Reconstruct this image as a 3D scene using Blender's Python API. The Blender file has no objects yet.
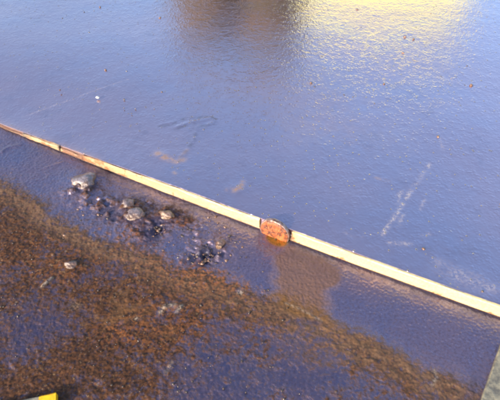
import bpy, bmesh, math, random
import numpy as np
from mathutils import Vector, noise as mnoise

S = bpy.context.scene
C = bpy.data.collections.new('place'); S.collection.children.link(C)

# ------------------------------------------------------------------ camera
CAM_H, PITCH, FPX = 0.70, math.radians(43.0), 536.0
cd = bpy.data.cameras.new('camera'); cam = bpy.data.objects.new('camera', cd); C.objects.link(cam)
cam.location = (0, 0, CAM_H); cam.rotation_euler = (math.pi/2 - PITCH, 0, 0)
cd.sensor_width = 36.0; cd.lens = 36.0*FPX/500.0; cd.clip_start = 0.02; cd.clip_end = 3000
S.camera = cam

# ------------------------------------------------------------------ light
SUN_EL, SUN_AZ = math.radians(20), math.atan2(-0.70, -0.71)     # sun low, behind and left of the viewer
w = bpy.data.worlds.new('World'); S.world = w; w.use_nodes = True
nt = w.node_tree; bg = nt.nodes['Background']
sky = nt.nodes.new('ShaderNodeTexSky'); sky.sky_type = 'NISHITA'; sky.sun_disc = False
sky.sun_elevation = SUN_EL; sky.sun_rotation = math.pi/2 - SUN_AZ
sky.air_density = 1.0; sky.dust_density = 3.0; sky.ozone_density = 2.0
nt.links.new(sky.outputs[0], bg.inputs[0]); bg.inputs[1].default_value = 0.15
ld = bpy.data.lights.new('sun', 'SUN'); ld.energy = 2.9; ld.angle = math.radians(0.5); ld.color = (1, .86, .66)
sun = bpy.data.objects.new('sun', ld); C.objects.link(sun)
sd = Vector((math.cos(SUN_AZ)*math.cos(SUN_EL), math.sin(SUN_AZ)*math.cos(SUN_EL), math.sin(SUN_EL)))
sun.rotation_euler = sd.to_track_quat('Z', 'Y').to_euler(); sun.location = sd*5
S.view_settings.view_transform = 'Standard'; S.view_settings.look = 'None'
S.view_settings.gamma = 1; S.view_settings.exposure = 1.38
S.cycles.filter_width = 2.7

# ------------------------------------------------------------------ helpers
def G(px, py, z=0.0):
    """point at height z where the sight line of a photograph point meets the ground"""
    x = (px-250)/FPX; y = (200-py)/FPX
    d = Vector((x, y*math.sin(PITCH)+math.cos(PITCH), y*math.cos(PITCH)-math.sin(PITCH)))
    return Vector((0, 0, CAM_H)) + d*((z-CAM_H)/d.z)

def tag(o, label=None, cat=None, group=None, kind=None):
    if label: o['label'] = label
    if cat: o['category'] = cat
    if group: o['group'] = group
    if kind: o['kind'] = kind
    return o

def link_mesh(name, verts, faces, mat, parent=None, smooth=True):
    me = bpy.data.meshes.new(name); me.from_pydata([tuple(v) for v in verts], [], faces); me.update()
    if smooth: me.polygons.foreach_set('use_smooth', [True]*len(me.polygons))
    me.materials.append(mat)
    o = bpy.data.objects.new(name, me); C.objects.link(o)
    if parent: o.parent = parent
    return o

def link_bm(name, bm, mat, parent=None, smooth=False, loc=None):
    me = bpy.data.meshes.new(name); bm.normal_update(); bm.to_mesh(me); bm.free()
    if smooth: me.polygons.foreach_set('use_smooth', [True]*len(me.polygons))
    me.materials.append(mat)
    o = bpy.data.objects.new(name, me); C.objects.link(o)
    if parent: o.parent = parent
    if loc is not None: o.location = loc
    return o

def empty(name, loc):
    o = bpy.data.objects.new(name, None); C.objects.link(o); o.location = loc; o.empty_display_size = .05
    return o

# vectorised value noise
def _hash(i, j, seed):
    n = (i*374761393 + j*668265263 + seed*1442695041) & 0xffffffff
    n = ((n ^ (n >> 13))*1274126177) & 0xffffffff
    return ((n ^ (n >> 16)) & 0xffff)/65535.0
def vnoise(x, y, seed=0):
    xi = np.floor(x).astype(np.int64); yi = np.floor(y).astype(np.int64)
    fx = x-xi; fy = y-yi; fx = fx*fx*fx*(fx*(fx*6-15)+10); fy = fy*fy*fy*(fy*(fy*6-15)+10)
    a = _hash(xi, yi, seed); b = _hash(xi+1, yi, seed); c = _hash(xi, yi+1, seed); d = _hash(xi+1, yi+1, seed)
    return (a*(1-fx)+b*fx)*(1-fy) + (c*(1-fx)+d*fx)*fy
def fbm(x, y, sc, octv=4, seed=0, gain=.5):
    t = 0; a = 1; n = 0; x = x/sc; y = y/sc
    for k in range(octv):
        t = t + a*vnoise(x*.8-y*.6, x*.6+y*.8, seed+k*17); n += a; a *= gain; x = x*2.03+5.1; y = y*2.03+1.7
    return t/n
def sst(a, b, x):
    t = np.clip((x-a)/(b-a), 0, 1); return t*t*(3-2*t)

# ------------------------------------------------------------------ frame of the step: u along the edge, v across it
P0 = G(0, 127); P1 = G(500, 318)
D = (P1-P0); LEN = D.length; D.normalize(); N = Vector((-D.y, D.x, 0))
if N.y < 0: N = -N
STEP = 0.0248
def uv(p): q = p-P0; return q.x*D.x+q.y*D.y, q.x*N.x+q.y*N.y
_um, _vm = uv(G(275, 235.2)); 
BOW = _vm/(_um*(LEN-_um))
def bow(u):
    uu = np.clip(u, -.25, LEN+.25) if isinstance(u, np.ndarray) else max(-.25, min(LEN+.25, u))
    return BOW*uu*(LEN-uu)
def W(u, v, z=0.0):
    vv = v+bow(u)
    return Vector((P0.x+u*D.x+vv*N.x, P0.y+u*D.y+vv*N.y, z))
def UV(px, py, z=0.0):
    u, v = uv(G(px, py, z)); return u, v-bow(u)
def hs(u):
    k = [px_u(0), px_u(22), px_u(60), px_u(110), px_u(180)]
    return np.interp(u, k, [.28, .38, .58, .78, 1.])
def px_u(px):                       # u of the edge foot under photograph column px
    y = 127+.3820*px+ (229.6-127-.382*261)*(px*(500-px))/(261*239)
    return UV(px, y)[0]

# ------------------------------------------------------------------ node helpers
def mat(name):
    m = bpy.data.materials.new(name); m.use_nodes = True
    return m, m.node_tree, m.node_tree.nodes['Principled BSDF']
def nn(nt, t, **k):
    n = nt.nodes.new(t)
    for a, b in k.items(): setattr(n, a, b)
    return n
def L(nt, a, b): nt.links.new(a, b)
def geo(nt): return nn(nt, 'ShaderNodeNewGeometry').outputs['Position']
def tnoise(nt, vec, sc, det=4, rough=.55, dist=0):
    n = nn(nt, 'ShaderNodeTexNoise'); n.inputs['Scale'].default_value = sc; n.inputs['Detail'].default_value = det
    n.inputs['Roughness'].default_value = rough; n.inputs['Distortion'].default_value = dist
    L(nt, vec, n.inputs['Vector']); return n.outputs['Fac']
def tvor(nt, vec, sc, feat='F1', rand=1):
    n = nn(nt, 'ShaderNodeTexVoronoi', feature=feat); n.inputs['Scale'].default_value = sc
    n.inputs['Randomness'].default_value = rand; L(nt, vec, n.inputs['Vector']); return n
def remap(nt, v, a, b, c=0., d=1.):
    n = nn(nt, 'ShaderNodeMapRange', interpolation_type='SMOOTHSTEP')
    for i, x in enumerate((a, b, c, d)): n.inputs[i+1].default_value = x
    L(nt, v, n.inputs[0]); return n.outputs[0]
def m_(nt, op, a, b=None, clamp=False):
    n = nn(nt, 'ShaderNodeMath', operation=op, use_clamp=clamp)
    for i, x in enumerate((a, b)):
        if x is None: continue
        if isinstance(x, (int, float)): n.inputs[i].default_value = x
        else: L(nt, x, n.inputs[i])
    return n.outputs[0]
def mix(nt, f, a, b):
    n = nn(nt, 'ShaderNodeMix', data_type='RGBA')
    if isinstance(f, (int, float)): n.inputs[0].default_value = f
    else: L(nt, f, n.inputs[0])
    for i, x in ((6, a), (7, b)):
        if isinstance(x, tuple): n.inputs[i].default_value = (*x, 1)
        else: L(nt, x, n.inputs[i])
    return n.outputs[2]
def mixf(nt, f, a, b):
    n = nn(nt, 'ShaderNodeMix', data_type='FLOAT')
    L(nt, f, n.inputs[0])
    for i, x in ((2, a), (3, b)):
        if isinstance(x, (int, float)): n.inputs[i].default_value = x
        else: L(nt, x, n.inputs[i])
    return n.outputs[0]
def bump(nt, h, dist, strength=1., normal=None):
    n = nn(nt, 'ShaderNodeBump'); n.inputs['Strength'].default_value = strength; n.inputs['Distance'].default_value = dist
    L(nt, h, n.inputs['Height'])
    if normal: L(nt, normal, n.inputs['Normal'])
    return n.outputs[0]
def attr(nt, name):
    a = nn(nt, 'ShaderNodeAttribute', attribute_name=name)
    s = nn(nt, 'ShaderNodeSeparateColor'); L(nt, a.outputs['Color'], s.inputs[0]); return s.outputs

# ------------------------------------------------------------------ materials
# wet dark steel of the upper plate; mask attribute: R rust stain, G pale scuff, B dark dirt
M_up, t, b = mat('wet_steel')
P = geo(t); A = attr(t, 'mask')
n1 = tnoise(t, P, 5, 4); n2 = tnoise(t, P, 60, 3); n3 = tnoise(t, P, 420, 3, .6)
film = mix(t, remap(t, n1, .3, .7), (.58, .42, .485), (.46, .405, .52))
film = mix(t, remap(t, n2, .45, .75, 0, .35), film, (.44, .31, .38))
film = mix(t, remap(t, tnoise(t, P, 2.6, 4, .6), .38, .64, 0, .65), film, (.54, .37, .43))
film = mix(t, remap(t, tnoise(t, P, 14, 5, .7, .4), .56, .70, 0, .45), film, (.36, .28, .36))
sp = tvor(t, P, 85); spn = remap(t, sp.outputs['Distance'], .10, .2, 1, 0)
spc = nn(t, 'ShaderNodeSeparateColor'); L(t, sp.outputs['Color'], spc.inputs[0])
speck = m_(t, 'MULTIPLY', spn, remap(t, spc.outputs[0], .66, .74))
film = mix(t, m_(t, 'MULTIPLY', speck, .5), film, (.09, .05, .04))
rustm = m_(t, 'MULTIPLY', A[0], remap(t, n3, .3, .6, .3, 1))
col = mix(t, rustm, film, (.36, .20, .10))
pale = m_(t, 'MULTIPLY', A[1], remap(t, tnoise(t, P, 260, 3, .6), .38, .6))
col = mix(t, pale, col, (.50, .42, .37))
col = mix(t, m_(t, 'MULTIPLY', A[2], remap(t, n3, .3, .65, .4, 1)), col, (.13, .085, .06))
L(t, col, b.inputs['Base Color'])
L(t, m_(t, 'SUBTRACT', .92, m_(t, 'MULTIPLY', m_(t, 'ADD', rustm, pale), .6), True), b.inputs['Metallic'])
L(t, m_(t, 'ADD', m_(t, 'ADD', remap(t, n2, .3, .7, .07, .12), remap(t, tnoise(t, P, 6, 5, .65, .5), .42, .62, 0, .06)), m_(t, 'MULTIPLY', m_(t, 'ADD', rustm, pale), .18)), b.inputs['Roughness'])
vb = tvor(t, P, 230, 'SMOOTH_F1'); hb = remap(t, vb.outputs['Distance'], .1, .75, 1, 0)
hb = m_(t, 'MULTIPLY', hb, remap(t, tnoise(t, P, 70, 2), .35, .7, .1, 1))
nb = bump(t, hb, .0006, .5)
nb = bump(t, tnoise(t, P, 120, 4, .66), .0008, .5, nb)
nb = bump(t, speck, .0012, .8, nb)
L(t, nb, b.inputs['Normal']); L(t, nb, b.inputs['Coat Normal'])
b.inputs['Coat Weight'].default_value = .9; b.inputs['Coat IOR'].default_value = 1.85; b.inputs['Coat Roughness'].default_value = .07

# lower plate; mask: R rust, G ochre silt, B dark wet hollow, painted shade at bar and step foot ; mask2: R orange, G roughness of crust, B pale
M_lo, t, b = mat('rusty_wet_steel')
P = geo(t); A = attr(t, 'mask'); B = attr(t, 'mask2')
n1 = tnoise(t, P, 9, 3); n2 = tnoise(t, P, 100, 5, .68, .3); n3 = tnoise(t, P, 260, 4, .65)
film = mix(t, remap(t, n1, .3, .7), (.27, .20, .27), (.20, .19, .31))
film = mix(t, remap(t, n3, .42, .70, 0, .65), film, (.12, .08, .10))
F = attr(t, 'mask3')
film = mix(t, m_(t, 'MULTIPLY', F[1], .74), film, (.058, .042, .082))
thr = m_(t, 'ADD', A[0], m_(t, 'MULTIPLY', m_(t, 'SUBTRACT', m_(t, 'ADD', m_(t, 'MULTIPLY', n2, .75), m_(t, 'MULTIPLY', n3, .25)), .5), 2.6))
rust = remap(t, thr, .20, .95)
rc = mix(t, remap(t, n3, .3, .7), (.020, .011, .009), (.088, .040, .018))
hot = tnoise(t, P, 130, 3, .6)
rc = mix(t, m_(t, 'MULTIPLY', B[0], remap(t, hot, .42, .62)), rc, (.23, .080, .024))
rc = mix(t, m_(t, 'MULTIPLY', A[1], .75), rc, (.22, .125, .07))
rc = mix(t, remap(t, tnoise(t, P, 190, 3, .6, .3), .60, .70, 0, .5), rc, (.26, .17, .09))
col = mix(t, rust, film, rc)
tan = m_(t, 'MULTIPLY', F[2], remap(t, n2, .32, .66, .1, .95))
col = mix(t, m_(t, 'MULTIPLY', tan, .85), col, mix(t, n3, (.085, .052, .036), (.22, .135, .085)))
# silt film tints the wet steel too
col = mix(t, m_(t, 'MULTIPLY', A[1], .8), col, (.125, .058, .014))
pale = m_(t, 'MULTIPLY', m_(t, 'MULTIPLY', B[2], .6), remap(t, n3, .35, .6))
col = mix(t, pale, col, (.55, .47, .38))
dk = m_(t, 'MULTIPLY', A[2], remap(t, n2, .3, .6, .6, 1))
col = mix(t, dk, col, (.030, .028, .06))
col = mix(t, F[0], col, (.30, .20, .05))  # puddle under the bolt: its reflected olive gold is put into the colour
L(t, col, b.inputs['Base Color'])
L(t, m_(t, 'SUBTRACT', .5, m_(t, 'MULTIPLY', m_(t, 'MAXIMUM', rust, A[1]), .38)), b.inputs['Specular IOR Level'])
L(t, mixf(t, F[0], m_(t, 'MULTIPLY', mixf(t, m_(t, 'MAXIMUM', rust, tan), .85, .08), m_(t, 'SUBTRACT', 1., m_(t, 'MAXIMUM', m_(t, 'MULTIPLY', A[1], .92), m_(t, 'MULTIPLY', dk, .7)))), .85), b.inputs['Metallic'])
rgh = m_(t, 'MULTIPLY', dk, .12)
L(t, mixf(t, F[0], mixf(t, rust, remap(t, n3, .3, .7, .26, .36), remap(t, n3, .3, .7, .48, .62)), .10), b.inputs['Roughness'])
b.inputs['Coat Weight'].default_value = .10; b.inputs['Coat Roughness'].default_value = .3; b.inputs['Coat IOR'].default_value = 1.6
hh = m_(t, 'MULTIPLY', m_(t, 'ADD', m_(t, 'MULTIPLY', n3, .5), m_(t, 'MULTIPLY', rust, .6)), m_(t, 'SUBTRACT', 1., F[0]))
nb = bump(t, hh, .0014, .55)
vb = tvor(t, P, 210, 'SMOOTH_F1'); hb = m_(t, 'MULTIPLY', remap(t, vb.outputs['Distance'], .1, .7, 1, 0), m_(t, 'SUBTRACT', 1., m_(t, 'MULTIPLY', F[0], .8)))
nb = bump(t, hb, .0012, .45, nb)
L(t, nb, b.inputs['Normal']); L(t, nb, b.inputs['Coat Normal'])

# cream painted steel edging, rust where chipped
M_edge, t, b = mat('cream_paint'); P = geo(t); A = attr(t, 'mask')
n1 = tnoise(t, P, 55, 5, .65); n3 = tnoise(t, P, 300, 4, .6)
ch = remap(t, m_(t, 'ADD', A[0], m_(t, 'MULTIPLY', m_(t, 'SUBTRACT', n1, .5), 1.8)), .40, .60)
col = mix(t, remap(t, n3, .35, .7), (.60, .49, .245), (.49, .37, .18))
col = mix(t, A[1], col, mix(t, n1, (.12, .085, .06), (.34, .25, .17)))
col = mix(t, ch, col, mix(t, n3, (.13, .055, .03), (.42, .22, .10)))
col = mix(t, A[2], col, (.05, .025, .03))
L(t, col, b.inputs['Base Color']); b.inputs['Roughness'].default_value = .42
L(t, bump(t, m_(t, 'SUBTRACT', n3, ch), .0012, .5), b.inputs['Normal'])

# bright rust of the bolt
M_bolt, t, b = mat('orange_rust'); tc = nn(t, 'ShaderNodeTexCoord').outputs['Object']
n1 = tnoise(t, tc, 110, 4, .7); n3 = tnoise(t, tc, 480, 3, .6)
col = mix(t, remap(t, n1, .38, .62), (.07, .022, .016), (.40, .10, .030))
col = mix(t, remap(t, n3, .55, .7, 0, .7), col, (.58, .26, .10))
L(t, col, b.inputs['Base Color']); b.inputs['Roughness'].default_value = .5
b.inputs['Coat Weight'].default_value = .25; b.inputs['Coat Roughness'].default_value = .25
L(t, bump(t, n1, .004, .8), b.inputs['Normal'])
M_rim, t, b = mat('worn_rust_rim'); tc = nn(t, 'ShaderNodeTexCoord').outputs['Object']
L(t, mix(t, remap(t, tnoise(t, tc, 130, 4), .35, .6), (.16, .09, .07), (.40, .29, .27)), b.inputs['Base Color'])
b.inputs['Metallic'].default_value = .6; b.inputs['Roughness'].default_value = .35

def stone_mat(name, c1, c2, c3, rough=.35):
    m, t, b = mat(name); tc = nn(t, 'ShaderNodeTexCoord').outputs['Object']; P = geo(t)
    n1 = tnoise(t, P, 70, 4, .6, .5); n2 = tnoise(t, P, 330, 4, .6)
    nz = nn(t, 'ShaderNodeSeparateXYZ'); L(t, tc, nz.inputs[0])
    col = mix(t, remap(t, n2, .3, .7), c1, c2)
    # rust silt settled round the foot of each stone
    foot = remap(t, m_(t, 'ADD', nz.outputs[2], m_(t, 'MULTIPLY', m_(t, 'SUBTRACT', n1, .5), .02)), .004, .018, 1, 0)
    col = mix(t, foot, col, c3)
    col = mix(t, remap(t, tnoise(t, P, 105, 5, .7, .6), .50, .64, 0, .85), col, c3); L(t, col, b.inputs['Base Color'])
    b.inputs['Roughness'].default_value = rough; b.inputs['Coat Weight'].default_value = .6; b.inputs['Coat Roughness'].default_value = .15
    b.inputs['Coat IOR'].default_value = 1.7
    nb = bump(t, n2, .0025, .6); L(t, nb, b.inputs['Normal']); L(t, nb, b.inputs['Coat Normal'])
    return m
M_pale = stone_mat('pale_wet_stone', (.10, .085, .10), (.25, .22, .25), (.10, .05, .028))
M_tan = stone_mat('tan_wet_stone', (.12, .075, .065), (.30, .20, .165), (.10, .05, .025))
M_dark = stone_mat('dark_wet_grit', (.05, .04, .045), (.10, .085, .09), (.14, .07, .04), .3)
M_rg = stone_mat('rusty_wet_grit', (.035, .022, .018), (.095, .055, .036), (.04, .022, .015), .4)
M_white = stone_mat('white_chip', (.8, .8, .78), (.86, .86, .84), (.7, .68, .62), .3)

M_yel, t, b = mat('yellow_paint'); P = geo(t)
L(t, mix(t, remap(t, tnoise(t, P, 200, 4), .4, .7), (.85, .47, .01), (.70, .33, .01)), b.inputs['Base Color']); b.inputs['Roughness'].default_value = .4
M_bar, t, b = mat('worn_bar'); P = geo(t); n1 = tnoise(t, P, 80, 5, .65)
L(t, mix(t, remap(t, n1, .35, .65), (.13, .12, .10), (.33, .29, .20)), b.inputs['Base Color']); b.inputs['Roughness'].default_value = .4
b.inputs['Metallic'].default_value = .3; L(t, bump(t, n1, .003, .6), b.inputs['Normal'])
M_wood, t, b = mat('brown_timber'); tc = nn(t, 'ShaderNodeTexCoord').outputs['Object']
mp = nn(t, 'ShaderNodeMapping'); mp.inputs['Scale'].default_value = (9, 9, .8); L(t, tc, mp.inputs[0])
n1 = tnoise(t, mp.outputs[0], 3, 6, .6)
L(t, mix(t, remap(t, n1, .3, .7), (.022, .016, .0003), (.062, .044, .0006)), b.inputs['Base Color']); b.inputs['Roughness'].default_value = .8
L(t, bump(t, n1, .02, .8), b.inputs['Normal'])
M_cream, t, b = mat('pale_yellow_render'); P = geo(t)
L(t, mix(t, remap(t, tnoise(t, P, 3, 5), .35, .7), (.74, .78, .22), (.68, .72, .19)), b.inputs['Base Color']); b.inputs['Roughness'].default_value = .8
M_roof, t, b = mat('grey_roofing'); b.inputs['Base Color'].default_value = (.25, .23, .22, 1); b.inputs['Roughness'].default_value = .7
M_ground, t, b = mat('damp_ground'); P = geo(t); n1 = tnoise(t, P, .6, 6, .6)
L(t, mix(t, n1, (.10, .085, .07), (.2, .17, .14)), b.inputs['Base Color']); b.inputs['Roughness'].default_value = .6
L(t, bump(t, tnoise(t, P, 30, 5), .02, .5), b.inputs['Normal'])

# ------------------------------------------------------------------ ground to the horizon
bm = bmesh.new()
for i in range(4): bm.verts.new(((-1, 1, 1, -1)[i]*1200, (-1, -1, 1, 1)[i]*1200, -.12))
bm.faces.new(bm.verts); tag(link_bm('ground', bm, M_ground), 'damp brown ground around the steel plates', kind='structure')

# ------------------------------------------------------------------ spots given as (px, py, rx, ry, angle, weight) -> world ellipses
def spots(X, Y, lst, z):
    out = np.zeros_like(X)
    for (px, py, rx, ry, ang, wt) in lst:
        c = G(px, py, z); a = math.radians(ang)
        e1 = G(px+rx*math.cos(a), py+rx*math.sin(a), z)-c; e2 = G(px-ry*math.sin(a), py+ry*math.cos(a), z)-c
        det = e1.x*e2.y-e1.y*e2.x
        dx = X-c.x; dy = Y-c.y
        s = (dx*e2.y-dy*e2.x)/det; q = (-dx*e1.y+dy*e1.x)/det
        out = out + wt*np.exp(-(s*s+q*q)*1.1)
    return out
def strokes(X, Y, lst, z):
    out = np.zeros_like(X)
    for (pts, wpx, wt) in lst:
        g = [G(px, py, z) for px, py in pts]
        sc = (G(pts[0][0]+1, pts[0][1], z)-g[0]).length*wpx
        best = np.full_like(X, 1e9)
        for a, c in zip(g[:-1], g[1:]):
            dx, dy = c.x-a.x, c.y-a.y; l2 = dx*dx+dy*dy
            q = np.clip(((X-a.x)*dx+(Y-a.y)*dy)/l2, 0, 1)
            best = np.minimum(best, np.hypot(X-a.x-q*dx, Y-a.y-q*dy))
        out = np.maximum(out, wt*np.exp(-(best/sc)**2))
    return out

def axis(dense, lo, hi, grow=1.25):
    a = list(dense); s = a[1]-a[0]
    while a[0] > lo: s *= grow; a.insert(0, max(lo, a[0]-s))
    s = a[-1]-a[-2]
    while a[-1] < hi: s *= grow; a.append(min(hi, a[-1]+s))
    return np.array(a)

def sheet(name, us, vs, zf, material, masks, skirt=.05):
    U, V = np.meshgrid(us, vs, indexing='ij')
    bo = bow(U); VV = V+bo
    X = P0.x+U*D.x+VV*N.x; Y = P0.y+U*D.y+VV*N.y
    Z, att = zf(X, Y, U, V)
    nu, nv = U.shape
    co = np.stack([X, Y, Z], -1).reshape(-1, 3)
    idx = np.arange(nu*nv).reshape(nu, nv)
    q = np.stack([idx[:-1, :-1], idx[1:, :-1], idx[1:, 1:], idx[:-1, 1:]], -1).reshape(-1, 4)
    # border skirt gives the plate its thickness
    ring = np.concatenate([idx[:, 0], idx[-1, 1:], idx[-2::-1, -1], idx[0, -2:0:-1]])
    low = co[ring].copy(); low[:, 2] = Zlow = (co[:, 2].min()-skirt)
    base = nu*nv; k = len(ring); r2 = np.arange(k)+base; nx = np.roll(np.arange(k), -1)
    sk = np.stack([ring, r2, r2[nx], ring[nx]], -1)
    co = np.concatenate([co, low]); q = np.concatenate([q, sk])
    me = bpy.data.meshes.new(name)
    me.vertices.add(len(co)); me.vertices.foreach_set('co', co.astype(np.float32).ravel())
    me.loops.add(q.size); me.loops.foreach_set('vertex_index', q.astype(np.int32).ravel())
    me.polygons.add(len(q)); me.polygons.foreach_set('loop_start', np.arange(0, q.size, 4, dtype=np.int32))
    me.polygons.foreach_set('use_smooth', np.concatenate([np.ones(len(q)-k, bool), np.zeros(k, bool)]))
    me.update(calc_edges=True); me.validate()
    for nm, chans in att.items():
        a = me.attributes.new(nm, 'FLOAT_COLOR', 'POINT')
        arr = np.ones((len(co), 4), np.float32)
        for j, c in enumerate(chans):
            arr[:base, j] = np.clip(c, 0, 1).ravel(); arr[base:, j] = arr[ring, j]
        a.data.foreach_set('color', arr.ravel())
    me.materials.append(material)
    o = bpy.data.objects.new(name, me); C.objects.link(o); return o

# ------------------------------------------------------------------ upper plate
def up_field(X, Y, U, V):
    z = STEP
    rust = strokes(X, Y, [
        ([(158, 153), (166, 158), (176, 162), (183, 160)], 3.2, .75), ([(176, 162), (187, 150)], 2, .4),
        ([(229, 190), (234, 191), (240, 188), (243, 182)], 2.6, .8), ([(174, 172), (176, 174)], 2, .6),
        ([(413, 60), (416, 61)], 2, .6), ([(376, 178), (388, 181)], 2, .4), ([(309, 83), (312, 84)], 2, .8)], z)
    rust += spots(X, Y, [(162, 155, 7, 3, 20, .5), (300, 90, 60, 30, 10, .10), (330, 130, 60, 25, 10, .08)], z)
    rn = fbm(X, Y, .012, 4, 3, .65); rust = rust*1.3*sst(.25, .62, rn)
    pale = strokes(X, Y, [
        ([(381, 236), (398, 212), (410, 192), (420, 178), (430, 164)], 2.3, .62), ([(396, 203), (401, 192)], 2.4, .5),
        ([(420, 210), (424, 200)], 1.8, .35), ([(398, 226), (404, 215)], 2.4, .45), ([(390, 243), (409, 244)], 2.8, .45),
        ([(422, 236), (429, 234)], 2.0, .45), ([(345, 232), (352, 237), (362, 237)], 1.8, .45), ([(397, 217), (404, 222)], 1.5, .45),
        ([(20, 111), (70, 97), (128, 79)], .9, .35), ([(440, 135), (443, 150)], 1.4, .3)], z)
    pale += spots(X, Y, [(462, 276, 22, 7, 15, .42), (490, 288, 18, 5, 10, .42), (350, 252, 8, 3, 20, .15), (440, 262, 10, 4, 10, .2)], z)
    pale = pale*1.35*sst(.22, .60, fbm(X, Y, .011, 4, 9, .65))
    dark = strokes(X, Y, [([(160, 126), (172, 124), (184, 119), (198, 118), (209, 116)], 2.2, .6), ([(176, 129), (190, 124), (198, 126)], 2.0, .55),
        ([(198, 127), (194, 140), (186, 151), (180, 160)], 2.6, .5), ([(209, 116), (216, 120), (212, 125), (202, 126)], 2.2, .5)], z)
    dark += spots(X, Y, [(470, 252, 14, 6, 10, .25), (425, 248, 10, 3, 5, .3)], z)
    dark = dark*sst(.30, .66, fbm(X, Y, .011, 4, 21, .65))*1.0
    h = .0030*(fbm(X, Y, .32, 2, 5)-.5) + .0004*(fbm(X, Y, .035, 3, 6)-.5) + .0001*(fbm(X, Y, .009, 2, 7)-.5)
    h += .0007*strokes(X, Y, [([(176, 127), (190, 122), (200, 121), (211, 118), (215, 121), (209, 125)], 2.6, 1.),
        ([(198, 127), (194, 140), (186, 151), (178, 162)], 2.2, .7), ([(160, 124), (176, 121)], 1.6, .6)], z)
    h -= .0003*strokes(X, Y, [([(381, 236), (398, 212), (410, 192), (420, 178), (430, 164)], 1.5, 1.)], z)
    h += .0010*spots(X, Y, [(236, 188, 8, 5, 0, 1), (162, 155, 8, 4, 0, 1)], z)
    # scruffy dirt creeping in along the joint with the edging
    e = np.exp(-np.maximum(V, 0)/.004); dark += e*.55*fbm(X, Y, .02, 3, 33)
    u_l = px_u(100); rust += np.exp(-np.maximum(V-.002, 0)/.008)*sst(u_l+.03, u_l-.02, U)*.6
    fade = sst(0.0, .004, V-.0)
    Z = STEP*(1-(1-hs(U))*np.exp(-(np.maximum(V, 0)/.16)**2)) + h*fade - .0008*(1-fade)
    return Z, {'mask': (rust, pale, dark)}
us = axis(np.arange(-.45, LEN+.55, .0026), -4.5, 6); 
vs = axis(np.concatenate([np.arange(0.0035, .45, .0024), np.arange(.45, 1.75, .0036)]), 0.0035, 9, 1.3)
up = sheet('upper_plate', us, vs, up_field, M_up, None)
tag(up, 'upper steel plate, wet and violet blue, above the cream step', kind='structure')

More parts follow.
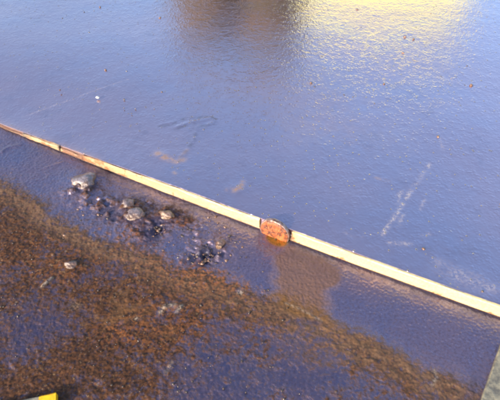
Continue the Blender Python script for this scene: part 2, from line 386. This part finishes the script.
# ------------------------------------------------------------------ lower plate
STONES = [ # px, py of the foot centre, half width px, height m, yaw, material, label
    (86, 183, 13.5, .021, .5, M_pale, 'largest pale wet stone with a rusty right side, below the peeling end of the strip', .8),
    (128.5, 206, 7.5, .014, .2, M_pale, 'small round whitish stone, upper one of the close pair', .85),
    (135, 217, 9.5, .017, .3, M_pale, 'plump whitish stone with ochre foot, lower one of the close pair', .8),
    (166, 217, 9.0, .014, -.5, M_tan, 'long pinkish white stone above the dark blue wet hollow', .6),
    (221, 246, 5.5, .014, 1.2, M_tan, 'small tan stone standing at the edge of the gravelly hollow nearest the bolt', .8),
    (71, 267, 6.5, .010, .1, M_pale, 'lone grey pebble lying in the brown rust left of the stones', .7),
]
def lo_field(X, Y, U, V):
    z = 0.
    sp_ = lambda l: spots(X, Y, l, z)
    # centre line of the crust that runs parallel to the step
    k = [(-60, 165), (0, 180), (60, 212), (110, 240), (160, 258), (220, 280), (300, 312), (360, 340), (430, 372), (480, 393), (560, 425)]
    ku = np.array([UV(a, c)[0] for a, c in k]); kv = np.array([UV(a, c)[1] for a, c in k])
    o_ = np.argsort(ku); line = np.interp(U, ku[o_], kv[o_])
    wob = .05*(fbm(X, Y, .09, 5, 41, .6)-.5)
    dl = V-line+wob                     # > 0 on the step side
    uA, uB = px_u(215), px_u(330)
    below = sst(.022, -.035, dl)
    right = sst(uA-.05, uB+.10, U)
    rust = below*(.66*(1-right)+.54*right)
    band = np.exp(-((dl+.020)/.024)**2); rust += np.exp(-((dl+.020)/(.024+.02*right))**2)*(.22+.05*right)
    rust += sp_([(215, 275, 60, 24, 15, .45), (100, 225, 60, 20, 20, .25), (150, 240, 40, 16, 10, .30), (190, 225, 30, 12, 10, .22), (60, 290, 90, 30, 5, .12),
                 (150, 330, 60, 30, -10, .14), (290, 300, 40, 14, 25, .35), (365, 345, 45, 12, 28, .35), (440, 377, 40, 9, 24, .35), (110, 205, 30, 12, 20, .18)])
    rust -= sp_([(20, 330, 45, 35, 0, .16), (205, 225, 12, 18, 60, .35), (255, 262, 34, 17, 15, .75), (275, 268, 25, 18, 15, .5), (60, 390, 60, 25, 0, .12),
                 (240, 330, 45, 16, 10, .3), (265, 350, 50, 25, 10, .12), (300, 380, 70, 20, 0, .14), (40, 160, 60, 14, 22, .3), (420, 320, 70, 30, 22, .6),
                 (175, 245, 14, 12, 0, .3), (205, 255, 10, 8, 0, .3), (100, 198, 22, 9, 0, .2), (350, 290, 22, 16, -30, .3), (200, 350, 30, 20, 0, .10)])
    bandt = np.exp(-((dl+.022)/(.024+.008*right))**2)*(.95-.35*sst(px_u(180), px_u(240), U)*(1-right)); rust += sp_([(s_[0]+1, s_[1]+1, s_[2]*2.0, s_[2]*1.3, 0, .40) for s_ in STONES]) + sp_([(190, 222, 34, 10, 22, .25), (150, 205, 30, 8, 22, .22), (232, 240, 20, 9, 20, .2), (105, 190, 20, 7, 20, .15)])
    rust += (.8*(fbm(X, Y, .09, 3, 93)-.5)+.5*(fbm(X, Y, .02, 4, 94, .6)-.5))*below
    # small scabs by the step
    rust += .16*sst(.0, -.05, V)*(1-right)
    ochre = sp_([(300, 262, 26, 14, 25, .8), (290, 280, 26, 22, 40, .95), (315, 268, 34, 12, 25, .9), (305, 300, 24, 16, 10, .9), (330, 278, 20, 18, -20, .7), (312, 312, 20, 10, 30, .6), (250, 243, 26, 6, 22, .35),
                 (340, 332, 50, 10, 28, .3), (420, 366, 50, 10, 24, .3), (130, 305, 40, 20, -30, .2), (60, 225, 40, 16, 20, .25), (80, 150, 0.1, .1, 0, 0)])
    refl_pud = sst(.45, .8, sp_([(277, 239, 15, 9, 20, 1.15)]))  # smooth spot shaped to the bolt's painted reflection
    cut = sp_([(372, 292, 34, 20, 20, 1.6), (240, 275, 22, 14, 20, .6)])
    ochre = np.clip(ochre-cut, 0, 1)
    ochre = sst(.12, .85, ochre+.8*(fbm(X, Y, .022, 4, 51, .6)-.5))*.95
    dark = sp_([(157, 230, 17, 9, -50, 1.3), (150, 238, 9, 7, 0, .7), (205, 257, 17, 8, -15, 1.3), (135, 222, 14, 5, -10, .6), (103, 212, 16, 5, -25, .6), (113, 220, 14, 6, -10, .6), (77, 192, 12, 5, 10, .55), (93, 187, 8, 4, 0, .7),
                (190, 258, 8, 4, 0, .3), (477, 378, 7, 30, 25, .55), (315, 323, 12, 2.5, 5, .6), (300, 320, 8, 2, 0, .4), (98, 174, 16, 4, 25, .4), (240, 252, 10, 4, 10, .35), (105, 182, 10, 5, 10, .4)])  # includes the flat bar's shadow, painted along its left edge
    dark = np.clip(dark*(.4+1.2*fbm(X, Y, .012, 3, 61)), 0, 1)
    e = np.exp(-np.maximum(-V-.0, 0)/.0045); dark = np.maximum(dark, e*.95); rust += .25*np.exp(-np.maximum(-V, 0)/.03)*(.4+fbm(X, Y, .03, 3, 91)); dark = np.maximum(dark, .8*np.exp(-np.maximum(-V, 0)/.030)*sst(.2, .6, fbm(X, Y, .02, 4, 92)))  # foot of the step darkened in colour to mute the strip's mirrored glare
    orange = sp_([(180, 262, 60, 22, 15, .7), (235, 280, 50, 14, 15, .8), (120, 330, 20, 14, 0, .55), (150, 240, 40, 10, 10, .5), (90, 170, 30, 5, 22, .4), (200, 235, 40, 10, 20, .4),
                  (60, 262, 60, 20, 0, .25), (300, 340, 60, 20, 20, .3), (180, 320, 50, 30, 0, .35), (240, 190, 1, 1, 0, 0)])+.12
    pale = strokes(X, Y, [([(43, 287), (52, 279)], 1.6, .9), ([(160, 313), (166, 306), (175, 305)], 2.2, .7), ([(176, 312), (182, 306)], 1.8, .7), ([(172, 362), (166, 372)], 2, .35),
        ([(432, 385), (437, 376), (434, 370)], 1.8, .5), ([(239, 292), (241, 293)], 1.6, 1.2), ([(286, 303), (300, 309), (322, 321)], 1.4, .4)], z)
    pale += sp_([(240, 292, 2.5, 2, 0, .9), (136, 318, 2, 1.5, 0, .9), (75, 306, 6, 4, 0, .25), (15, 131, 20, 3, 20, .2)])
    # relief
    rs = np.clip(rust, 0, 1)
    g1 = fbm(X, Y, .045, 4, 71)-.5; g2 = fbm(X, Y, .012, 3, 72)-.5; g3 = fbm(X, Y, .0062, 2, 73)-.5
    ridg = 1-np.abs(2*fbm(X, Y, .018, 3, 74)-1)
    h = .0022*(fbm(X, Y, .3, 2, 75)-.5) + (.0006+.0026*rs)*g1 + (.0005+.0018*rs)*g2 + (.0004+.0013*rs)*g3 + .0006*rs*(ridg-.6)
    h += .0008*np.exp(-((dl+.012)/.014)**2)*(.3+fbm(X, Y, .05, 3, 76))
    sm = np.clip(ochre*sst(px_u(345), px_u(315), U)+sp_([(255, 262, 30, 15, 15, .9), (420, 320, 60, 22, 22, .8)]), 0, .75); h *= (1-sm)
    grav = sp_([(103, 205, 26, 10, 10, 1), (150, 228, 16, 8, -30, .9), (80, 192, 14, 6, 0, 1), (207, 256, 20, 8, -10, 1.2), (118, 217, 14, 6, 0, 1), (180, 215, 30, 8, 20, .5), (195, 238, 30, 12, 20, .6), (150, 205, 20, 5, 20, .4)])
    cells = fbm(X, Y, .011, 2, 77, .4); h += .022*np.clip(grav, 0, 1)*np.clip(cells-.45, 0, 1); dark = np.clip(dark+.5*np.clip(grav, 0, 1)*sst(.52, .40, cells), 0, 1); rust = rust+.45*np.clip(grav, 0, 1)*sst(.45, .60, cells)
    h += sp_([(s[0], s[1], s[2]*1.7, s[2]*1.15, 0, s[3]*.40) for s in STONES])
    h -= sp_([(157, 231, 14, 8, -45, .004), (207, 258, 15, 8, -10, .004), (104, 190, 10, 5, 0, .003)])
    h += .004*strokes(X, Y, [([(43, 287), (52, 279)], 2, 1.), ([(160, 313), (166, 306), (182, 306)], 3, .5)], z)
    h += .0020*strokes(X, Y, [([(2, 152), (8, 148), (20, 145)], 2.0, 1.), ([(45, 168), (62, 163)], 1.6, .6)], z)
    fade = sst(-.0, -.006, V)
    return h*fade*(1-refl_pud), {'mask': (rust, ochre, dark), 'mask2': (orange, rs, pale), 'mask3': (refl_pud, below*(1-.45*right), bandt)}
us2 = axis(np.arange(-.40, LEN+.35, .0019), -4.5, 6)
vs2 = -axis(np.concatenate([np.arange(0.0, .62, .0017)]), 0.0, 5, 1.3)[::-1]
vs2[-1] = .012      # runs on a little way under the edging
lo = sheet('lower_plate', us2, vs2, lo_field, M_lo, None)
tag(lo, 'lower steel plate, wet and crusted with orange rust, below the step', kind='structure')

# ------------------------------------------------------------------ cream edging along the step
edge = empty('step_edging', W(px_u(180), 0, 0))
tag(edge, 'cream painted steel edging strip running diagonally along the step, peeling at its far left end', 'edging strip')
bpy.context.view_layer.update()
def strip(name, ua, ub, z0, z1, vf, vb, material, fmask, seed, jitter=.0004, label=None, parent=edge, sag=lambda s: 0.):
    n = max(8, int((ub-ua)/.0025)); vs_, fs, mk = [], [], []
    prof = [(vb, z0), (vf, z0), (vf, z0+(z1-z0)*.35), (vf, z0+(z1-z0)*.7), (vf, z1-.0014), (vf+.0007, z1-.0004), (vf+.0016, z1), (vb, z1)]
    m = len(prof); o = parent.location
    for i in range(n+1):
        s = i/n; u = ua+(ub-ua)*s; k_ = float(hs(u))
        for j, (v, zz) in enumerate(prof):
            jj = jitter*(mnoise.noise(Vector((u*90, j*3.1, seed)))*1.0 + mnoise.noise(Vector((u*22, j*.6, seed+9)))*2.6)
            p = W(u, v+jj, zz*k_+(jj*1.0 if j >= 4 else 0)-sag(s)*(zz-z0)) - o
            vs_.append(p); mk.append(fmask(u, (zz-z0)/(z1-z0), j))
    for i in range(n):
        for j in range(m):
            a = i*m+j; c = i*m+(j+1) % m; fs.append((a, c, c+m, a+m))
    fs.append(tuple(range(m))); fs.append(tuple(n*m+j for j in reversed(range(m))))
    ob = link_mesh(name, vs_, fs, material, parent, smooth=False)
    a = ob.data.attributes.new('mask', 'FLOAT_COLOR', 'POINT')
    a.data.foreach_set('color', np.array([(x[0], x[1], x[2], 1) for x in mk], np.float32).ravel())
    if label: ob['label'] = label
    return ob
ZB = .0045
U = px_u
def mk_main(u, f, j):
    t = max(0, min(1, (U(165)-u)/(U(165)-U(85))))
    return (.22+.38*t+(.12 if f < .2 else 0), max(0, min(1, (U(265)-u)/(U(265)-U(85))))*.75, max(0, 1-(u-U(84))/.012)*.6)
strip('painted_strip', U(84), U(259.5), ZB, STEP+.0002, -.0012, .0032, M_edge, mk_main, 1, .0008)
def mk_r(u, f, j): return (.10+(.25 if f < .1 else 0)+max(0, 1-(u-U(292))/.02)*.35, 0, max(0, 1-(u-U(291))/.010)*.5)
strip('painted_strip', U(291.5), LEN+2.4, ZB, STEP+.0002, -.0012, .0032, M_edge, mk_r, 2, .0004)
strip('painted_strip', U(24), U(61), ZB+.001, STEP-.0005, -.0014, .0032, M_edge, lambda u, f, j: (.46+.25*mnoise.noise(Vector((u*60,f*2,3))), .7, .75*max(0, 1-(u-U(24))/.03)+max(0, 1-(U(61)-u)/.006)*.8), 3, .0008,
      label='loose flaking end piece of the cream edging')
strip('rusty_strip', U(62), U(83.5), ZB-.001, .016, -.0006, .0032, M_edge, lambda u, f, j: (.66, 0, .5), 4, .0010, label='bare rusty stretch where the cream paint is gone')
strip('rusty_strip', -2.5, U(23.5), ZB-.001, .015, -.0006, .0032, M_edge, lambda u, f, j: (.70, 0, .62), 5, .0009, label='bare stretch of the edging beyond its broken end')
# dark recessed strip under the edging, drawing the line along its foot
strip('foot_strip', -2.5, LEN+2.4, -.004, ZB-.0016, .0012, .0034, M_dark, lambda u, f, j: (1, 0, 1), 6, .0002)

# ------------------------------------------------------------------ bolt head in the step
ub = U(275.5); R_, TH = .0285, .0095
bolt = empty('bolt_head', W(ub, -.0065, 0)); tag(bolt, 'round orange rusty bolt head sunk in the gap of the cream strip', 'bolt')
bx, bz = D, Vector((0, 0, 1)); by = N
def disc(name, prof, mat_, rough, seed):
    seg = 72; vs_, fs = [], []
    for (r, d) in prof:
        for k in range(seg):
            a = 2*math.pi*k/seg
            rr = r*(1+rough*(mnoise.noise(Vector((math.cos(a)*2.2, math.sin(a)*2.2, seed)))))
            dd = d + rough*.02*mnoise.noise(Vector((math.cos(a)*r*160, math.sin(a)*r*160, seed+3)))
            vs_.append(bx*(rr*math.cos(a)) + by*dd + bz*(.011+rr*math.sin(a)))
    m = len(prof)
    for i in range(m-1):
        for k in range(seg):
            k2 = (k+1) % seg; fs.append((i*seg+k, i*seg+k2, (i+1)*seg+k2, (i+1)*seg+k))
    fs.append(tuple(range(seg))[::-1]); fs.append(tuple((m-1)*seg+k for k in range(seg)))
    return link_mesh(name, vs_, fs, mat_, bolt)
disc('face', [(.004, -.0004), (.009, -.0002), (.013, .0002), (.017, -.0004), (.021, -.0003), (R_-.0028, .0003), (R_-.0012, .0014)], M_bolt, .05, 4)
disc('rim', [(R_-.0020, .0012), (R_-.0008, .0008), (R_, .0018), (R_, TH-.002), (R_-.0015, TH)], M_rim, .03, 8)
# low notch beside the bolt, made dark to stand for its shadow
nb_ = strip('shade_notch', U(287.5), U(291.2), ZB-.001, STEP-.010, .0006, .0030, M_dark, lambda u, f, j: (1, 0, 1), 12, .0006)

# ------------------------------------------------------------------ stones
def stone_mesh(rx, ry, h, seed, rough=.22, sub=3):
    bm = bmesh.new(); bmesh.ops.create_icosphere(bm, subdivisions=sub, radius=1)
    rnd = random.Random(int(seed*10))
    cuts = [(Vector((rnd.gauss(0, 1), rnd.gauss(0, 1), rnd.gauss(.2, .8))).normalized(), rnd.uniform(.62, .85)) for _ in range(9)]
    for v in bm.verts:
        for cn, cdv in cuts:
            q_ = v.co.dot(cn)-cdv
            if q_ > 0: v.co -= cn*q_*.85
        n = mnoise.noise(v.co*1.3+Vector((seed, 0, 0)))*rough + mnoise.noise(v.co*3.1+Vector((0, seed, 0)))*rough*.6 + mnoise.noise(v.co*8+Vector((0, seed, 0)))*rough*.25
        c = v.co*(1+n); v.co = Vector((c.x*rx, c.y*ry, c.z*h*.72 + h*.28))
    return bm
for i, (px, py, hw, h, yaw, m, lab, asp) in enumerate(STONES):
    c = G(px, py); r = (G(px+hw, py)-c).length
    o = link_bm('stone', stone_mesh(r*1.12, r*asp*1.12, h*.85, 3.7*i+1, .26, 4), m, smooth=True, loc=(c.x, c.y, .001)); o.rotation_euler.z = yaw
    tag(o, lab, 'stone')
c = G(97.5, 98, STEP); o = link_bm('chip', stone_mesh(.0052, .0036, .004, 55, .3, 2), M_white, smooth=True, loc=(c.x, c.y, STEP+.0005))
tag(o, 'tiny bright white chip alone on the upper plate above the strip end', 'chip')

# the larger grains on the upper plate
GR = [((105.5, 70), 2.2, 'dark grain above and right of the tiny white chip'), ((60, 90), 1.9, 'dark grain left of the tiny white chip'), ((405, 37), 2.6, 'dark grain, left one of the pair under the yellow glow'),
      ((413.5, 39.5), 2.4, 'dark grain, right one of the pair under the yellow glow'), ((403, 53), 2.2, 'dark grain just below the pair under the yellow glow'), ((471, 85.5), 3.2, 'largest dark grain near the right edge of the upper plate'),
      ((438, 137), 2.8, 'dark grain at the upper end of the long pale scratches'), ((423.5, 249), 3.2, 'dark grain between the pale scratches and the strip'), ((160, 18), 2.2, 'dark grain left of the brown reflection'),
      ((357, 10), 2.0, 'dark grain in the middle of the yellow glow'), ((384, 84), 2.0, 'dark grain in the pale blue sheen below the yellow glow'), ((100, 7), 1.8, 'dark grain near the top edge, left of the brown reflection'),
      ((311, 83), 2.2, 'rusty grain below the brown reflection and right of it')]
for i, ((px, py), hw, lab) in enumerate(GR):
    c = G(px, py, STEP); r = (G(px+hw, py, STEP)-c).length*.68
    o = link_bm('grain', stone_mesh(r, r*.75, r*1.0, 90+i, .3, 2), M_tan if 'rusty' in lab else M_dark, smooth=True, loc=(c.x, c.y, STEP-.0006))
    o.rotation_euler.z = i*1.3; tag(o, lab, 'grain', 'loose grains on the upper plate')

# fine grit nobody could count
random.seed(5)
def grit(name, n, pick, rlo, rhi, m, label, parent=None):
    tb = bmesh.new(); bmesh.ops.create_icosphere(tb, subdivisions=1, radius=1)
    tv = np.array([v.co[:] for v in tb.verts]); tf = [[v.index for v in f.verts] for f in tb.faces]; tb.free()
    vs_, fs = [], []
    for i in range(n):
        p = pick(); 
        if p is None: continue
        r = rlo+(rhi-rlo)*random.random()**2.5; a = random.random()*6.28
        q = tv*(1+.9*(np.random.RandomState(i).rand(len(tv), 1)-.5))*np.array([r*random.uniform(.8, 1.6), r, r*.6])
        x = q[:, 0]*math.cos(a)-q[:, 1]*math.sin(a)+p[0]; y = q[:, 0]*math.sin(a)+q[:, 1]*math.cos(a)+p[1]
        b0 = len(vs_); vs_ += list(zip(x, y, q[:, 2]+p[2])); fs += [tuple(b0+k for k in f) for f in tf]
    o = link_mesh(name, vs_, fs, m); tag(o, label, 'grit', kind='stuff'); return o
def pk_up():
    u, v = random.uniform(-.45, LEN+.55), random.uniform(.01, 1.7)
    if v < .16 and u < px_u(165): return None
    if mnoise.noise(Vector((u*5, v*5, 3))) < random.uniform(-.5, .45): return None
    return W(u, v, STEP-.0003)
grit('dark_grit', 1300, pk_up, .0006, .0024, M_dark, 'fine dark grit scattered over the wet upper plate')
clus = [(103, 205, 26, 10), (150, 228, 14, 8), (77, 193, 14, 7), (207, 257, 16, 7), (118, 217, 14, 6), (190, 228, 35, 12), (120, 235, 60, 18), (215, 246, 18, 6)]
def pk_lo():
    c = random.choice(clus); p = G(random.gauss(c[0], c[2]*.6), random.gauss(c[1], c[3]*.6))
    if uv(p)[1]-bow(uv(p)[0]) > -.008: return None
    p.z = -.0002; return p
grit('gravel', 260, pk_lo, .0009, .0034, M_rg, 'wet rusty gravel washed up between the stones')
grit('dark_gravel', 420, pk_lo, .0009, .0036, M_dark, 'dark wet gravel lying in the hollows between the stones')
def pk_ru():
    p = G(random.uniform(-20, 300), random.uniform(230, 420)); p.z = .0012; return p
grit('rust_flakes', 300, pk_ru, .0006, .0020, M_rg, 'small pale rust flakes strewn over the brown crust')

# ------------------------------------------------------------------ bar at the right, yellow bar end at the lower left
def bar(name, a, b_, width, z0, z1, m, parent=None, bev=.0015, side=1):
    d = (b_-a); l = d.length; d.normalize(); s = Vector((d.y, -d.x, 0))*side
    bm = bmesh.new(); k = 24; rows = []
    prof = [(0, z0), (0, z1-bev), (bev, z1), (width-bev, z1), (width, z1-bev), (width, z0)]
    for i in range(k+1):
        p = a+d*(l*i/k)
        rows.append([bm.verts.new((p.x+s.x*(w_+.0008*mnoise.noise(Vector((i*.9, q, 2)))), p.y+s.y*(w_+.0008*mnoise.noise(Vector((i*.9, q, 7)))), zz)) for q, (w_, zz) in enumerate(prof)])
    for i in range(k):
        for q in range(6):
            bm.faces.new((rows[i][q], rows[i+1][q], rows[i+1][(q+1) % 6], rows[i][(q+1) % 6]))
    bm.faces.new(rows[0][::-1]); bm.faces.new(rows[-1]); bmesh.ops.recalc_face_normals(bm, faces=bm.faces)
    return link_bm(name, bm, m, parent)
a = G(503, 338, .012); a.z = 0; b2 = G(470, 432, .012); b2.z = 0
b2 = a+(b2-a).normalized()*.6
o = bar('flat_bar', a, b2, .07, -.003, .012, M_bar, side=-1)
tag(o, 'worn grey brown flat steel bar lying at the lower right corner', 'bar')
a = G(10, 402, .011); c = G(56, 391.5, .011); a.z = c.z = 0; d = (c-a).normalized()
yb = empty('yellow_tipped_bar', c); tag(yb, 'pale bar with a yellow painted tip poking in at the lower left corner', 'bar')
def shift(o, e):
    for v in o.data.vertices: v.co -= e
bpy.context.view_layer.update()
o = bar('shaft', c-d*.30, c-d*.0225, .022, .001, .0105, M_bar, yb); shift(o, c)
o = bar('tip', c-d*.022, c, .024, .000, .012, M_yel, yb, bev=.003); shift(o, c)

# ------------------------------------------------------------------ what the wet plate mirrors, beyond the frame
def pile(x, y, r, h, label, seed):
    root = empty('timber_pile', (x, y, -.12)); tag(root, label, 'post', 'pair of timber piles ahead')
    bm = bmesh.new(); seg, rows = 28, []
    zs = [0, .2, .5, .8, 1.0]; zs = [z*(h-.05) for z in zs]+[h-.015, h]
    rr = [1.05, 1.03, 1, .98, .98, .95, .86]
    for z, k_ in zip(zs, rr):
        rows.append([bm.verts.new((r*k_*math.cos(q)*(1+.03*mnoise.noise(Vector((math.cos(q)*2, math.sin(q)*2, z+seed)))), r*k_*math.sin(q), z)) for q in [2*math.pi*j/seg for j in range(seg)]])
    for i in range(len(rows)-1):
        for j in range(seg): bm.faces.new((rows[i][j], rows[i][(j+1) % seg], rows[i+1][(j+1) % seg], rows[i+1][j]))
    bm.faces.new(rows[-1]); link_bm('trunk', bm, M_wood, root, smooth=True)
    for zz in (.25, .8):
        bm = bmesh.new(); rw = []
        for (k_, z) in ((1.06, zz*h), (1.08, zz*h+.005), (1.08, zz*h+.045), (1.06, zz*h+.05)):
            rw.append([bm.verts.new((r*k_*math.cos(2*math.pi*j/seg), r*k_*math.sin(2*math.pi*j/seg), z)) for j in range(seg)])
        for i in range(3):
            for j in range(seg): bm.faces.new((rw[i][j], rw[i][(j+1) % seg], rw[i+1][(j+1) % seg], rw[i+1][j]))
        link_bm('band', bm, M_roof, root)
# positions: along the mirrored sight lines
def ahead(px, py, dist):                 # ground position and mirrored height at horizontal distance dist
    g = G(px, py, STEP); hd = Vector((g.x, g.y, 0)); k_ = dist/hd.length
    return hd.x*k_, hd.y*k_, (dist-hd.length)*(CAM_H-STEP)/hd.length + STEP
DP = 4.2
x1, y1, h1 = ahead(208, 34, DP); x2, y2, h2 = ahead(270, 50, DP)
pile(x1, y1, .27, h1+.12, 'left and lower of two brown timber piles standing beyond the plate', 1)
pile(x2, y2, .255, h2+.12, 'right and taller of two brown timber piles standing beyond the plate', 2)
# pale yellow hut catching the sun
HX, HY, HH = ahead(382, 5, 8.0)
hut = empty('hut', (HX, HY, -.12)); tag(hut, 'small pale yellow rendered hut in full sun beyond the plate', 'hut')
hut.rotation_euler.z = math.radians(-8)
def boxm(name, x0, x1, y0, y1, z0, z1, m, parent):
    bm = bmesh.new(); bmesh.ops.create_cube(bm, size=1)
    for v in bm.verts: v.co = Vector((x0+(v.co.x+.5)*(x1-x0), y0+(v.co.y+.5)*(y1-y0), z0+(v.co.z+.5)*(z1-z0)))
    bmesh.ops.bevel(bm, geom=bm.edges[:], offset=.01, segments=1, affect='EDGES')
    return link_bm(name, bm, m, parent)
HW = 1.15
boxm('wall', -HW, HW, 0, 2.2, 0, HH+.1, M_cream, hut)
boxm('roof', -HW-.12, HW+.12, -.12, 2.32, HH+.102, HH+.2, M_roof, hut)
dr = boxm('door', .45, 1.0, -.03, -.003, .05, 1.2, M_wood, hut); boxm('handle', .52, .55, -.06, -.032, .6, .72, M_roof, dr)
